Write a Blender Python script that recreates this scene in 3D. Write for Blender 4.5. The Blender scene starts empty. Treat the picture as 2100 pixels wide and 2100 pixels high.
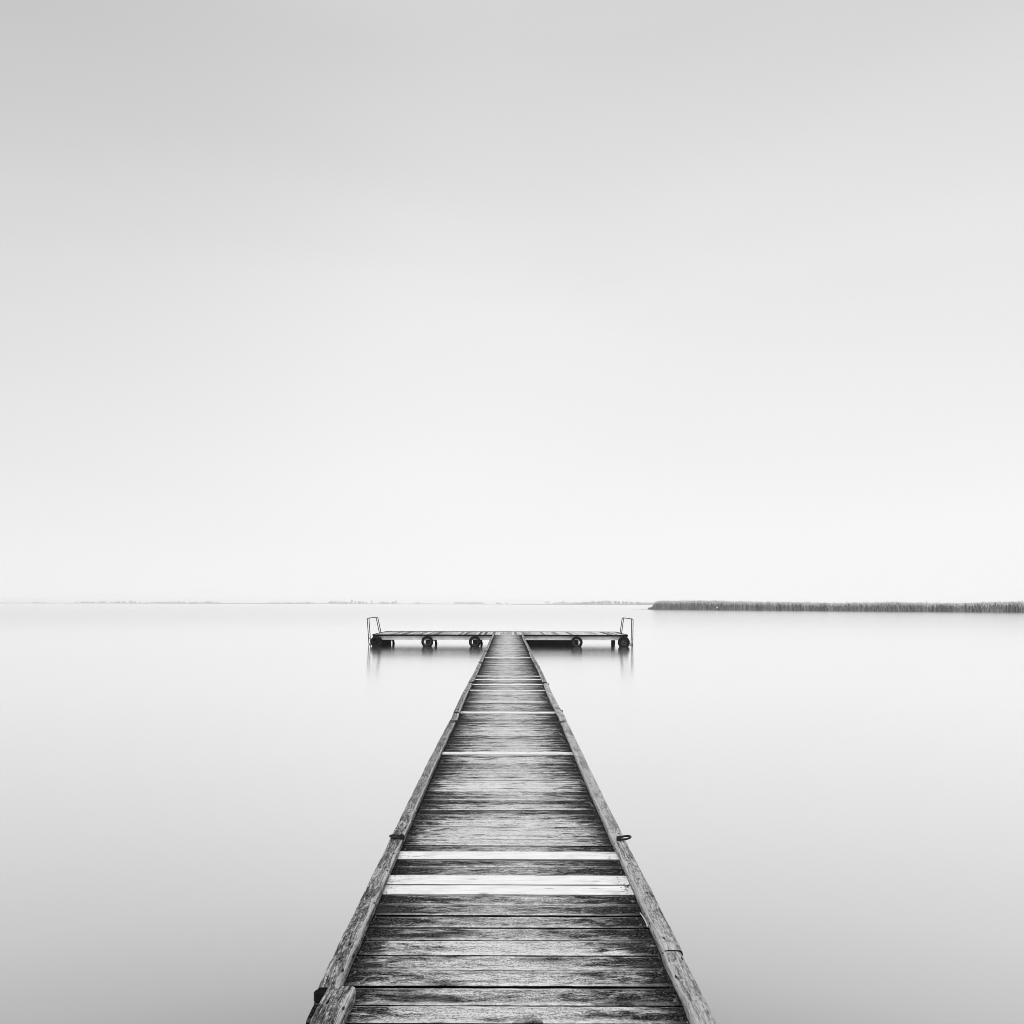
import bpy, math, random
from mathutils import Vector, noise
import numpy as np

scene = bpy.context.scene
R = math.radians

# ------------------------------------------------------------------ camera
CAM_H = 1.53                      # above the deck, whose top is z = 0
F = 1591.0                        # focal length in pixels of the 2100 px picture
WATER = -0.57
cam_d = bpy.data.cameras.new("camera")
cam = bpy.data.objects.new("camera", cam_d)
scene.collection.objects.link(cam)
cam.location = (-0.006, 0, CAM_H)
cam.rotation_mode = 'XYZ'
cam.rotation_euler = (R(90), R(-0.13), 0)
cam_d.sensor_width = 36.0
cam_d.lens = F / 2100 * 36
cam_d.shift_x = 9.0 / 2100
cam_d.shift_y = 188.5 / 2100
cam_d.clip_start = 0.05
cam_d.clip_end = 30000
scene.camera = cam

# ------------------------------------------------------------------ view
scene.view_settings.view_transform = 'Standard'
scene.view_settings.look = 'None'
scene.view_settings.exposure = 0.0
scene.view_settings.gamma = 1.0
scene.cycles.use_denoising = True
scene.cycles.pixel_filter_type = 'BLACKMAN_HARRIS'
scene.cycles.filter_width = 0.85
scene.cycles.max_bounces = 8
scene.cycles.volume_bounces = 3

SUN_EL, SUN_AZ = 48, 200          # overcast, soft; the sun is behind the photographer

# ------------------------------------------------------------------ sky
world = bpy.data.worlds.new("World")
scene.world = world
world.use_nodes = True
nt = world.node_tree
nt.nodes.clear()


def N(nt, kind, **kw):
    n = nt.nodes.new(kind)
    for k, v in kw.items():
        setattr(n, k, v)
    return n


def M_(nt, op, a, b=None, c=None, clamp=False):
    n = nt.nodes.new('ShaderNodeMath')
    n.operation = op
    n.use_clamp = clamp
    for i, v in enumerate((a, b, c)):
        if v is None:
            continue
        if isinstance(v, (int, float)):
            n.inputs[i].default_value = v
        else:
            nt.links.new(v, n.inputs[i])
    return n.outputs[0]


def MR(nt, v, a, b, c, d, smooth=False):
    n = nt.nodes.new('ShaderNodeMapRange')
    n.clamp = True
    if smooth:
        n.interpolation_type = 'SMOOTHSTEP'
    nt.links.new(v, n.inputs['Value'])
    for i, x in zip(('From Min', 'From Max', 'To Min', 'To Max'), (a, b, c, d)):
        if isinstance(x, (int, float)):
            n.inputs[i].default_value = x
        else:
            nt.links.new(x, n.inputs[i])
    return n.outputs[0]


def MIX(nt, f, a, b):
    """scalar mix"""
    n = nt.nodes.new('ShaderNodeMix')
    n.data_type = 'FLOAT'
    for i, v in ((0, f), (2, a), (3, b)):
        if isinstance(v, (int, float)):
            n.inputs[i].default_value = v
        else:
            nt.links.new(v, n.inputs[i])
    return n.outputs[0]


def NOISE(nt, vec, scale, detail=4, rough=.55, dist=0.0):
    n = nt.nodes.new('ShaderNodeTexNoise')
    n.inputs['Scale'].default_value = scale
    n.inputs['Detail'].default_value = detail
    n.inputs['Roughness'].default_value = rough
    n.inputs['Distortion'].default_value = dist
    nt.links.new(vec, n.inputs['Vector'])
    return n.outputs['Fac']


def SCALE(nt, vec, s, off=(0, 0, 0)):
    n = nt.nodes.new('ShaderNodeMapping')
    n.inputs['Scale'].default_value = s
    n.inputs['Location'].default_value = off
    nt.links.new(vec, n.inputs['Vector'])
    return n.outputs[0]


def RAMP(nt, v, stops, interp='LINEAR'):
    n = nt.nodes.new('ShaderNodeValToRGB')
    cr = n.color_ramp
    cr.interpolation = interp
    while len(cr.elements) < len(stops):
        cr.elements.new(0.5)
    for e, (p, g) in zip(cr.elements, stops):
        e.position = p
        e.color = (g, g, g, 1)
    nt.links.new(v, n.inputs[0])
    b = nt.nodes.new('ShaderNodeRGBToBW')
    nt.links.new(n.outputs[0], b.inputs[0])
    return b.outputs[0]


tc = N(nt, 'ShaderNodeTexCoord')
nrm = N(nt, 'ShaderNodeVectorMath', operation='NORMALIZE')
nt.links.new(tc.outputs['Generated'], nrm.inputs[0])
D = nrm.outputs[0]
sep = N(nt, 'ShaderNodeSeparateXYZ')
nt.links.new(D, sep.inputs[0])
zz = M_(nt, 'MAXIMUM', sep.outputs['Z'], 0.0)
# overcast veil: greyer with height in view; unseen zenith brightened to light the scene
grad = RAMP(nt, zz, [(0.0, .975), (.10, .95), (.20, .915), (.32, .875), (.42, .82), (.52, .745), (.60, .69), (.68, .72),
                     (.78, 1.2), (.88, 2.0), (1.0, 2.6)], 'B_SPLINE')
cl = NOISE(nt, SCALE(nt, D, (1.0, 1.0, 4.2), (3.1, .4, 1.7)), 1.3, 2.5, .5, .3)
cl = MR(nt, cl, .3, .7, -1.0, 1.0)
amt = MR(nt, zz, .05, .6, .010, .04)
veil = M_(nt, 'MULTIPLY_ADD', cl, amt, 1.0)
# a heavier bank of cloud up on the left
left = MR(nt, sep.outputs['X'], -.62, .02, 1.0, 0.0, True)
lz = MR(nt, zz, .0, .52, .055, .225)
bank = M_(nt, 'SUBTRACT', 1.0, M_(nt, 'MULTIPLY', left, lz))
right = MR(nt, sep.outputs['X'], .2, .7, 0.0, 1.0, True)
bank2 = M_(nt, 'SUBTRACT', 1.0, M_(nt, 'MULTIPLY', right, MR(nt, zz, .12, .55, .0, .06)))
g = M_(nt, 'MULTIPLY', M_(nt, 'MULTIPLY', grad, veil), M_(nt, 'MULTIPLY', bank, bank2))
sky = N(nt, 'ShaderNodeTexSky')
sky.sky_type = 'NISHITA'
sky.sun_disc = False
sky.sun_elevation = R(SUN_EL)
sky.sun_rotation = R(SUN_AZ)
sky.dust_density = 3.0
bw = N(nt, 'ShaderNodeRGBToBW')
nt.links.new(sky.outputs[0], bw.inputs[0])
clear = M_(nt, 'MINIMUM', bw.outputs[0], 12.0)
tot = M_(nt, 'ADD', M_(nt, 'MULTIPLY', g, 9.7), M_(nt, 'MULTIPLY', clear, 0.03))
bg = N(nt, 'ShaderNodeBackground')
bg.inputs['Strength'].default_value = 0.1
cmb = N(nt, 'ShaderNodeCombineColor')
for i in range(3):
    nt.links.new(tot, cmb.inputs[i])
nt.links.new(cmb.outputs[0], bg.inputs['Color'])
wo = N(nt, 'ShaderNodeOutputWorld')
nt.links.new(bg.outputs[0], wo.inputs['Surface'])

sun_d = bpy.data.lights.new("sun", 'SUN')
sun_d.energy = 1.5
sun_d.angle = R(25)
sun_d.color = (1, 1, 1)
sun = bpy.data.objects.new("sun", sun_d)
scene.collection.objects.link(sun)
# towards the sun: azimuth measured like the sky's rotation (0 = +Y, clockwise)
sd = Vector((math.sin(R(SUN_AZ)) * math.cos(R(SUN_EL)), math.cos(R(SUN_AZ)) * math.cos(R(SUN_EL)), math.sin(R(SUN_EL))))
sun.rotation_euler = (-sd).to_track_quat('-Z', 'Y').to_euler()
sun.location = sd * 30

# ------------------------------------------------------------------ helpers
C = scene.collection


def link(name, verts, faces, mats, parent=None, uvs=None, uvs2=None, tone=None, matidx=None, smooth=False):
    me = bpy.data.meshes.new(name)
    me.from_pydata(verts, [], faces)
    if not isinstance(mats, (list, tuple)):
        mats = [mats]
    for m in mats:
        me.materials.append(m)
    n = len(me.loops)
    li = np.empty(n, dtype=np.int32)
    me.loops.foreach_get('vertex_index', li)
    if uvs is not None:
        a = np.asarray(uvs, dtype=np.float32)[li]
        l = me.uv_layers.new(name='grain')
        l.data.foreach_set('uv', a.ravel())
    if uvs2 is not None:
        a = np.asarray(uvs2, dtype=np.float32)[li]
        l = me.uv_layers.new(name='local')
        l.data.foreach_set('uv', a.ravel())
    if tone is not None:
        at = me.attributes.new('tone', 'FLOAT', 'POINT')
        at.data.foreach_set('value', np.asarray(tone, dtype=np.float32))
    if matidx is not None:
        me.polygons.foreach_set('material_index', np.asarray(matidx, dtype=np.int32))
    if smooth:
        me.polygons.foreach_set('use_smooth', [True] * len(me.polygons))
    me.update()
    o = bpy.data.objects.new(name, me)
    C.objects.link(o)
    if parent:
        o.parent = parent
    return o


class MB:
    """mesh buffer"""
    def __init__(s):
        s.v, s.f, s.u, s.w, s.t, s.m = [], [], [], [], [], []

    def add(s, vs, fs, us=None, ws=None, tone=0.5, mi=0):
        b = len(s.v)
        s.v += [tuple(v) for v in vs]
        s.f += [tuple(i + b for i in f) for f in fs]
        s.u += us if us is not None else [(v[0], v[1]) for v in vs]
        s.w += ws if ws is not None else [(0.5, 0.5)] * len(vs)
        s.t += tone if isinstance(tone, list) else [tone] * len(vs)
        s.m += [mi] * len(fs)

    def build(s, name, mats, parent=None, smooth=False):
        return link(name, s.v, s.f, mats, parent, s.u, s.w, s.t, s.m, smooth)

    def tube(s, pts, r, seg=10, cap=True, tone=.5, mi=0):
        pts = [Vector(p) for p in pts]
        rs = r if isinstance(r, (list, tuple)) else [r] * len(pts)
        vs, fs = [], []
        up = None
        for i, p in enumerate(pts):
            a = pts[max(0, i - 1)]
            b = pts[min(len(pts) - 1, i + 1)]
            t = (b - a).normalized()
            if up is None:
                up = Vector((0, 0, 1)) if abs(t.z) < .9 else Vector((0, 1, 0))
            x = t.cross(up).normalized()
            y = x.cross(t).normalized()
            up = y
            for k in range(seg):
                an = 2 * math.pi * k / seg
                vs.append(p + (x * math.cos(an) + y * math.sin(an)) * rs[i])
        for i in range(len(pts) - 1):
            for k in range(seg):
                k2 = (k + 1) % seg
                fs.append((i * seg + k, i * seg + k2, (i + 1) * seg + k2, (i + 1) * seg + k))
        if cap:
            fs.append(tuple(reversed(range(seg))))
            fs.append(tuple((len(pts) - 1) * seg + k for k in range(seg)))
        s.add(vs, fs, tone=tone, mi=mi)

    def box(s, x0, x1, y0, y1, z0, z1, bev=0.0, tone=.5, mi=0, seed=0.0):
        # chamfered box: cross-section octagon in the two shorter axes would be overkill: chamfer all 12 edges
        b = min(bev, (x1 - x0) / 2.1, (y1 - y0) / 2.1, (z1 - z0) / 2.1)
        if b <= 0:
            vs = [(x, y, z) for z in (z0, z1) for y in (y0, y1) for x in (x0, x1)]
            fs = [(0, 2, 3, 1), (4, 5, 7, 6), (0, 1, 5, 4), (2, 6, 7, 3), (0, 4, 6, 2), (1, 3, 7, 5)]
            s.add(vs, fs, [(v[0] + seed, v[1] + v[2]) for v in vs], tone=tone, mi=mi)
            return
        import itertools
        vs, idx = [], {}
        for sx, sy, sz in itertools.product((0, 1), repeat=3):
            c = (x1 if sx else x0, y1 if sy else y0, z1 if sz else z0)
            ins = (-b if sx else b, -b if sy else b, -b if sz else b)
            for ax in range(3):
                p = [c[k] + (0 if k == ax else ins[k]) for k in range(3)]
                idx[(sx, sy, sz, ax)] = len(vs)
                vs.append(tuple(p))
        fs = []
        for sx, sy, sz in itertools.product((0, 1), repeat=3):
            f = [idx[(sx, sy, sz, a)] for a in range(3)]
            fs.append(tuple(f if (sx + sy + sz) % 2 else reversed(f)))
        for ax in range(3):
            o1, o2 = [k for k in range(3) if k != ax]
            for sd_ in (0, 1):
                def key(a, b_):
                    t = [0, 0, 0]
                    t[ax] = sd_
                    t[o1] = a
                    t[o2] = b_
                    return idx[(t[0], t[1], t[2], ax)]
                f = [key(0, 0), key(1, 0), key(1, 1), key(0, 1)]
                flip = (sd_ == 0) ^ (ax == 1)
                fs.append(tuple(reversed(f)) if flip else tuple(f))
            # edges running along ax
            for a, b_ in itertools.product((0, 1), repeat=2):
                def k2(e, which):
                    t = [0, 0, 0]
                    t[ax] = e
                    t[o1] = a
                    t[o2] = b_
                    return idx[(t[0], t[1], t[2], which)]
                f = [k2(0, o1), k2(1, o1), k2(1, o2), k2(0, o2)]
                fs.append(tuple(f) if (a ^ b_) ^ (ax == 1) else tuple(reversed(f)))
        s.add(vs, fs, [(v[0] + seed, v[1] + v[2]) for v in vs], tone=tone, mi=mi)


def empty(name, loc, label=None, cat=None, group=None):
    o = bpy.data.objects.new(name, None)
    o.location = loc
    o.empty_display_size = .3
    C.objects.link(o)
    tag(o, label, cat, group)
    return o


def tag(o, label=None, cat=None, group=None, kind=None):
    if label:
        o['label'] = label
    if cat:
        o['category'] = cat
    if group:
        o['group'] = group
    if kind:
        o['kind'] = kind
    return o


def P(px, py, z):
    """world point of height z seen at pixel (px, py) of the 2100 px picture (used only to measure the place)"""
    hor = 1238.5 + (px - 1041) * 0.00227
    d = (CAM_H - z) * F / (py - hor)
    return Vector(((px - 1041) * d / F, d, z))


# ------------------------------------------------------------------ materials
def new_mat(name):
    m = bpy.data.materials.new(name)
    m.use_nodes = True
    t = m.node_tree
    t.nodes.clear()
    out = t.nodes.new('ShaderNodeOutputMaterial')
    b = t.nodes.new('ShaderNodeBsdfPrincipled')
    t.links.new(b.outputs[0], out.inputs['Surface'])
    return m, t, b


def setcol(t, b, val, inp='Base Color'):
    c = t.nodes.new('ShaderNodeCombineColor')
    for i in range(3):
        t.links.new(val, c.inputs[i])
    t.links.new(c.outputs[0], b.inputs[inp])


def flat_mat(name, v, rough=.7, metal=0.0, var=.25, scale=12.0, bump=.15):
    m, t, b = new_mat(name)
    co = t.nodes.new('ShaderNodeTexCoord').outputs['Object']
    n = NOISE(t, co, scale, 6, .6)
    val = M_(t, 'MULTIPLY', MR(t, n, .3, .7, 1 - var, 1 + var), v)
    setcol(t, b, val)
    b.inputs['Roughness'].default_value = rough
    b.inputs['Metallic'].default_value = metal
    b.inputs['Specular IOR Level'].default_value = .5 if rough < .7 else .12
    bp = t.nodes.new('ShaderNodeBump')
    bp.inputs['Strength'].default_value = bump
    bp.inputs['Distance'].default_value = .01
    t.links.new(NOISE(t, co, scale * 4, 4, .6), bp.inputs['Height'])
    t.links.new(bp.outputs[0], b.inputs['Normal'])
    return m


def wood_plank_mat():
    """weathered boards: uv 'grain' (metres along, metres across), uv 'local' (x across the pier, 0..1 across the board)"""
    m, t, b = new_mat('weathered_plank')
    uv = t.nodes.new('ShaderNodeUVMap')
    uv.uv_map = 'grain'
    G = uv.outputs[0]
    lo = t.nodes.new('ShaderNodeUVMap')
    lo.uv_map = 'local'
    ls = t.nodes.new('ShaderNodeSeparateXYZ')
    t.links.new(lo.outputs[0], ls.inputs[0])
    X, V = ls.outputs[0], ls.outputs[1]
    at = t.nodes.new('ShaderNodeAttribute')
    at.attribute_name = 'tone'
    T = at.outputs['Fac']
    # knots
    vo = t.nodes.new('ShaderNodeTexVoronoi')
    vo.voronoi_dimensions = '2D'
    vo.inputs['Randomness'].default_value = 1.0
    t.links.new(SCALE(t, G, (2.3, 8.0, 1)), vo.inputs['Vector'])
    vo.inputs['Scale'].default_value = 1.0
    wob = NOISE(t, SCALE(t, G, (40, 90, 1)), 1.0, 3, .6)
    kd = M_(t, 'ADD', vo.outputs['Distance'], MR(t, wob, .3, .7, -.035, .035))
    col = t.nodes.new('ShaderNodeSeparateColor')
    t.links.new(vo.outputs['Color'], col.inputs[0])
    has = MR(t, col.outputs[0], .38, .42, 0.0, 1.0)
    ksz = MR(t, col.outputs[1], 0, 1, .05, .15)
    knot = M_(t, 'MULTIPLY', has, MR(t, kd, M_(t, 'MULTIPLY', ksz, .45), ksz, 1.0, 0.0, True))
    halo = M_(t, 'MULTIPLY', has, MR(t, kd, ksz, M_(t, 'MULTIPLY', ksz, 3.2), 1.0, 0.0, True))
    # grain, bent around the knots
    bend = t.nodes.new('ShaderNodeCombineXYZ')
    t.links.new(M_(t, 'MULTIPLY', halo, .012), bend.inputs[1])
    gv = t.nodes.new('ShaderNodeVectorMath')
    gv.operation = 'ADD'
    t.links.new(G, gv.inputs[0])
    t.links.new(bend.outputs[0], gv.inputs[1])
    GG = gv.outputs[0]
    fine = NOISE(t, SCALE(t, GG, (30.0, 125, 1)), 1.0, 5, .78, .3)
    mid = NOISE(t, SCALE(t, GG, (6.5, 52, 1), (5, 3, 0)), 1.0, 6, .70, .8)
    wide = NOISE(t, SCALE(t, GG, (1.1, 17, 1), (1, 8, 0)), 1.0, 4, .55, .8)
    speck = NOISE(t, SCALE(t, G, (95, 120, 1), (7, 1, 0)), 1.0, 4, .8)
    blot = NOISE(t, SCALE(t, G, (5.0, 19, 1), (2, 2, 0)), 1.0, 7, .68, .7)
    # trodden middle: bare and pale; green-black growth towards both sides
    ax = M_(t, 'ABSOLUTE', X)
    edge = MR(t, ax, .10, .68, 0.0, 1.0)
    blot2 = NOISE(t, SCALE(t, G, (13.0, 48, 1), (6, 2, 0)), 1.0, 7, .7, .6)
    val = M_(t, 'MULTIPLY', MR(t, mid, .38, .60, .60, 1.16), MR(t, fine, .38, .60, .58, 1.2))
    val = M_(t, 'MULTIPLY', val, MR(t, wide, .33, .67, .80, 1.12))
    val = M_(t, 'MULTIPLY', val, MR(t, T, 0, 1, .42, .86))
    val = M_(t, 'MULTIPLY', val, MR(t, speck, .40, .60, .55, 1.28))
    flake = MR(t, NOISE(t, SCALE(t, G, (34, 85, 1), (1, 5, 0)), 1.0, 4, .75), .60, .66, 0.0, .85)
    # growth of algae and dirt, thicker towards the kerbs
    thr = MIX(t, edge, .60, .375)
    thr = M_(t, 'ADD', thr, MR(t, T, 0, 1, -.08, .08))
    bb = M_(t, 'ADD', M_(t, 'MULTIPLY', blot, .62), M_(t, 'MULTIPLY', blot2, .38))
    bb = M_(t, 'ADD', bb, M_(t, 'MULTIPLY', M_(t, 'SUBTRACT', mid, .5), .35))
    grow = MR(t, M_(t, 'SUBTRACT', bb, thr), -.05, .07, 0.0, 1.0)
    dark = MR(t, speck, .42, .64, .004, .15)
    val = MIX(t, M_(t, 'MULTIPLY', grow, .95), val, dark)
    val = MIX(t, M_(t, 'MULTIPLY', flake, MR(t, ax, .45, .68, 1, .4)), val, .55)
    # litter and algae right beside the kerbs
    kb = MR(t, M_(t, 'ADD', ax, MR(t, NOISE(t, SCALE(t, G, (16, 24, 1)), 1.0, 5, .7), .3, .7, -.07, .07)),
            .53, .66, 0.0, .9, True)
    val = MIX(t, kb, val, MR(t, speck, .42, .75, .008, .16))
    # worn pale arris on the near edge of each board, and a thinner one on the far edge
    wn = MR(t, NOISE(t, SCALE(t, G, (7, 30, 1), (9, 9, 0)), 1.0, 4, .6), .3, .7, -.10, .12)
    arr = MR(t, M_(t, 'ADD', V, wn), .05, .20, 1.0, 0.0, True)
    far_ = MR(t, M_(t, 'SUBTRACT', V, wn), .80, .90, 0.0, .8, True)
    arr = M_(t, 'MULTIPLY', M_(t, 'MAXIMUM', arr, far_), MR(t, ax, .38, .66, 1.0, .12))
    val = MIX(t, M_(t, 'MULTIPLY', arr, MR(t, T, 0, 1, .45, .85)), val, MR(t, fine, .38, .62, .45, .85))
    # cracks
    cr = NOISE(t, SCALE(t, GG, (2.2, 95, 1), (4, 6, 0)), 1.0, 2, .5, .5)
    crack = MR(t, M_(t, 'ABSOLUTE', M_(t, 'SUBTRACT', cr, .5)), .0, .011, 1.0, 0.0)
    crack = M_(t, 'MULTIPLY', crack, MR(t, NOISE(t, SCALE(t, G, (3, 14, 1), (8, 8, 0)), 1.0, 2), .54, .64, 0, .8))
    val = MIX(t, crack, val, .03)
    val = MIX(t, M_(t, 'MULTIPLY', halo, .5), val, .10)
    val = MIX(t, M_(t, 'MULTIPLY', knot, MR(t, speck, .4, .6, .95, .55)), val, MR(t, speck, .3, .7, .01, .12))
    # black dirt packed in the joints
    jd = MR(t, V, .915, .955, 0.0, 1.0)
    jn = MR(t, V, .010, .020, 1.0, 0.0)
    val = MIX(t, M_(t, 'MAXIMUM', jd, jn), val, .006)
    val = M_(t, 'MULTIPLY', M_(t, 'POWER', M_(t, 'MAXIMUM', val, .0), 1.4), 1.42)
    val = M_(t, 'MINIMUM', M_(t, 'MAXIMUM', val, .003), .74)
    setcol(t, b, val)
    b.inputs['Roughness'].default_value = .9
    b.inputs['Specular IOR Level'].default_value = 0.0
    h = M_(t, 'ADD', M_(t, 'MULTIPLY', fine, .6), M_(t, 'MULTIPLY', mid, .8))
    h = M_(t, 'SUBTRACT', h, M_(t, 'MULTIPLY', crack, .6))
    h = M_(t, 'ADD', h, M_(t, 'MULTIPLY', M_(t, 'MULTIPLY', speck, grow), .5))
    bp = t.nodes.new('ShaderNodeBump')
    bp.inputs['Strength'].default_value = 1.0
    bp.inputs['Distance'].default_value = .009
    t.links.new(h, bp.inputs['Height'])
    t.links.new(bp.outputs[0], b.inputs['Normal'])
    return m


def pale_plank_mat():
    m, t, b = new_mat('fresh_plank')
    uv = t.nodes.new('ShaderNodeUVMap')
    uv.uv_map = 'grain'
    G = uv.outputs[0]
    lo = t.nodes.new('ShaderNodeUVMap')
    lo.uv_map = 'local'
    ls = t.nodes.new('ShaderNodeSeparateXYZ')
    t.links.new(lo.outputs[0], ls.inputs[0])
    X, V = ls.outputs[0], ls.outputs[1]
    fine = NOISE(t, SCALE(t, G, (3.0, 90, 1)), 1.0, 5, .6, .8)
    val = MR(t, fine, .3, .7, .66, .88)
    vo = t.nodes.new('ShaderNodeTexVoronoi')
    vo.voronoi_dimensions = '2D'
    t.links.new(SCALE(t, G, (3.2, 10.0, 1)), vo.inputs['Vector'])
    vo.inputs['Scale'].default_value = 1.0
    col = t.nodes.new('ShaderNodeSeparateColor')
    t.links.new(vo.outputs['Color'], col.inputs[0])
    knot = M_(t, 'MULTIPLY', MR(t, col.outputs[0], .5, .55, 0.0, 1.0), MR(t, vo.outputs['Distance'], .03, .13, 1.0, 0.0, True))
    val = MIX(t, M_(t, 'MULTIPLY', knot, .6), val, .22)
    # nail heads: two pairs near each end
    for xs in (-.60, .61):
        for vs in (.28, .74):
            dx = M_(t, 'SUBTRACT', X, xs)
            dv = M_(t, 'MULTIPLY', M_(t, 'SUBTRACT', V, vs), .14)
            dd = M_(t, 'SQRT', M_(t, 'ADD', M_(t, 'MULTIPLY', dx, dx), M_(t, 'MULTIPLY', dv, dv)))
            val = MIX(t, MR(t, dd, .0035, .006, .9, 0.0), val, .05)
    dirt = NOISE(t, SCALE(t, G, (6, 20, 1)), 1.0, 6, .7)
    ax = M_(t, 'ABSOLUTE', X)
    dk = M_(t, 'MULTIPLY', MR(t, dirt, .47, .66, 0, .8), MR(t, ax, .30, .67, .25, 1.0))
    val = MIX(t, dk, val, .28)
    jd = M_(t, 'MAXIMUM', MR(t, V, .95, .97, 0.0, .95), MR(t, V, .006, .014, .9, 0.0))
    val = MIX(t, jd, val, .03)
    setcol(t, b, val)
    b.inputs['Roughness'].default_value = .75
    b.inputs['Specular IOR Level'].default_value = .3
    bp = t.nodes.new('ShaderNodeBump')
    bp.inputs['Strength'].default_value = .3
    bp.inputs['Distance'].default_value = .003
    t.links.new(fine, bp.inputs['Height'])
    t.links.new(bp.outputs[0], b.inputs['Normal'])
    return m


def beam_mat(name, lo_, hi_, lichen=.5):
    """kerb beams: uv 'grain' (metres along, metres across the top), 'local' v = 0 outer .. 1 inner edge"""
    m, t, b = new_mat(name)
    uv = t.nodes.new('ShaderNodeUVMap')
    uv.uv_map = 'grain'
    G = uv.outputs[0]
    l = t.nodes.new('ShaderNodeUVMap')
    l.uv_map = 'local'
    ls = t.nodes.new('ShaderNodeSeparateXYZ')
    t.links.new(l.outputs[0], ls.inputs[0])
    V = ls.outputs[1]
    fine = NOISE(t, SCALE(t, G, (26.0, 190, 1)), 1.0, 5, .76, .4)
    mid = NOISE(t, SCALE(t, G, (6.0, 95, 1), (4, 4, 0)), 1.0, 6, .7, .8)
    spot = NOISE(t, SCALE(t, G, (38, 60, 1)), 1.0, 7, .75)
    patch = NOISE(t, SCALE(t, G, (4.0, 9, 1), (4, 2, 0)), 1.0, 4, .6)
    val = M_(t, 'MULTIPLY', MR(t, mid, .38, .62, lo_, hi_), MR(t, fine, .38, .62, .5, 1.3))
    li = M_(t, 'MULTIPLY', MR(t, M_(t, 'ADD', spot, M_(t, 'MULTIPLY', M_(t, 'SUBTRACT', patch, .5), .5)), .46, .56, 0.0, 1.0), lichen)
    val = MIX(t, li, val, MR(t, fine, .4, .6, .01, .09))
    wh = MR(t, NOISE(t, SCALE(t, G, (60, 60, 1), (3, 9, 0)), 1.0, 3, .6), .66, .72, 0.0, .55)
    val = MIX(t, wh, val, .62)
    # rubbed pale inner arris
    wj = M_(t, 'ADD', V, MR(t, NOISE(t, SCALE(t, G, (5, 30, 1)), 1.0, 4, .6), .3, .7, -.12, .12))
    inn = MR(t, wj, .72, .86, 0.0, .92, True)
    val = MIX(t, inn, val, MR(t, fine, .35, .65, .5, .92))
    # knots and gouges
    vo = t.nodes.new('ShaderNodeTexVoronoi')
    vo.voronoi_dimensions = '2D'
    t.links.new(SCALE(t, G, (4.5, 12.0, 1)), vo.inputs['Vector'])
    vo.inputs['Scale'].default_value = 1.0
    kn = MR(t, vo.outputs['Distance'], .035, .09, .85, 0.0, True)
    val = MIX(t, kn, val, .025)
    cr = NOISE(t, SCALE(t, G, (1.6, 120, 1), (4, 6, 0)), 1.0, 2, .5, .5)
    crack = MR(t, M_(t, 'ABSOLUTE', M_(t, 'SUBTRACT', cr, .5)), .0, .02, .8, 0.0)
    val = MIX(t, M_(t, 'MULTIPLY', crack, MR(t, patch, .4, .6, .2, 1)), val, .03)
    val = M_(t, 'MULTIPLY', M_(t, 'POWER', M_(t, 'MAXIMUM', val, .0), 1.3), 1.12)
    val = M_(t, 'MINIMUM', M_(t, 'MAXIMUM', val, .01), .72)
    setcol(t, b, val)
    b.inputs['Roughness'].default_value = .9
    b.inputs['Specular IOR Level'].default_value = 0.0
    h = M_(t, 'ADD', M_(t, 'ADD', M_(t, 'MULTIPLY', fine, .7), mid), M_(t, 'MULTIPLY', spot, .5))
    h = M_(t, 'SUBTRACT', h, crack)
    bp = t.nodes.new('ShaderNodeBump')
    bp.inputs['Strength'].default_value = 1.0
    bp.inputs['Distance'].default_value = .014
    t.links.new(h, bp.inputs['Height'])
    t.links.new(bp.outputs[0], b.inputs['Normal'])
    return m


M_PLANK = wood_plank_mat()
M_PALE = pale_plank_mat()
M_BEAM_L = beam_mat('kerb_wood_grey', .24, .86, .62)
M_BEAM_R = beam_mat('kerb_wood_pale', .48, 1.08, .52)
M_UNDER = flat_mat('tarred_wood', .03, .9)
M_END = flat_mat('shaded_end_grain', .008, .95, var=.3)  # end grain with the shade of the beam gaps painted in
M_IRON = flat_mat('rusty_black_iron', .018, .55, .6, var=.4, scale=60)
M_STEEL = flat_mat('galvanised_steel', .10, .38, .85, var=.2, scale=30, bump=.03)
M_FASCIA = flat_mat('painted_steel_beam', .52, .6, 0, var=.28, scale=2.6, bump=.05)
M_RUBBER = flat_mat('tyre_rubber', .008, .8, 0, var=.35, scale=30, bump=.3)
M_PILE = flat_mat('steel_pile', .07, .45, .3, var=.35, scale=9)
M_RIM2 = flat_mat('rusty_dark_rim', .035, .5, .3, var=.6, scale=14)
M_RIM = flat_mat('dull_steel_rim', .07, .5, .3, var=.4, scale=20)
M_BLOCK = flat_mat('wet_black_timber', .006, .9, 0, var=.3, scale=5)


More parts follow.
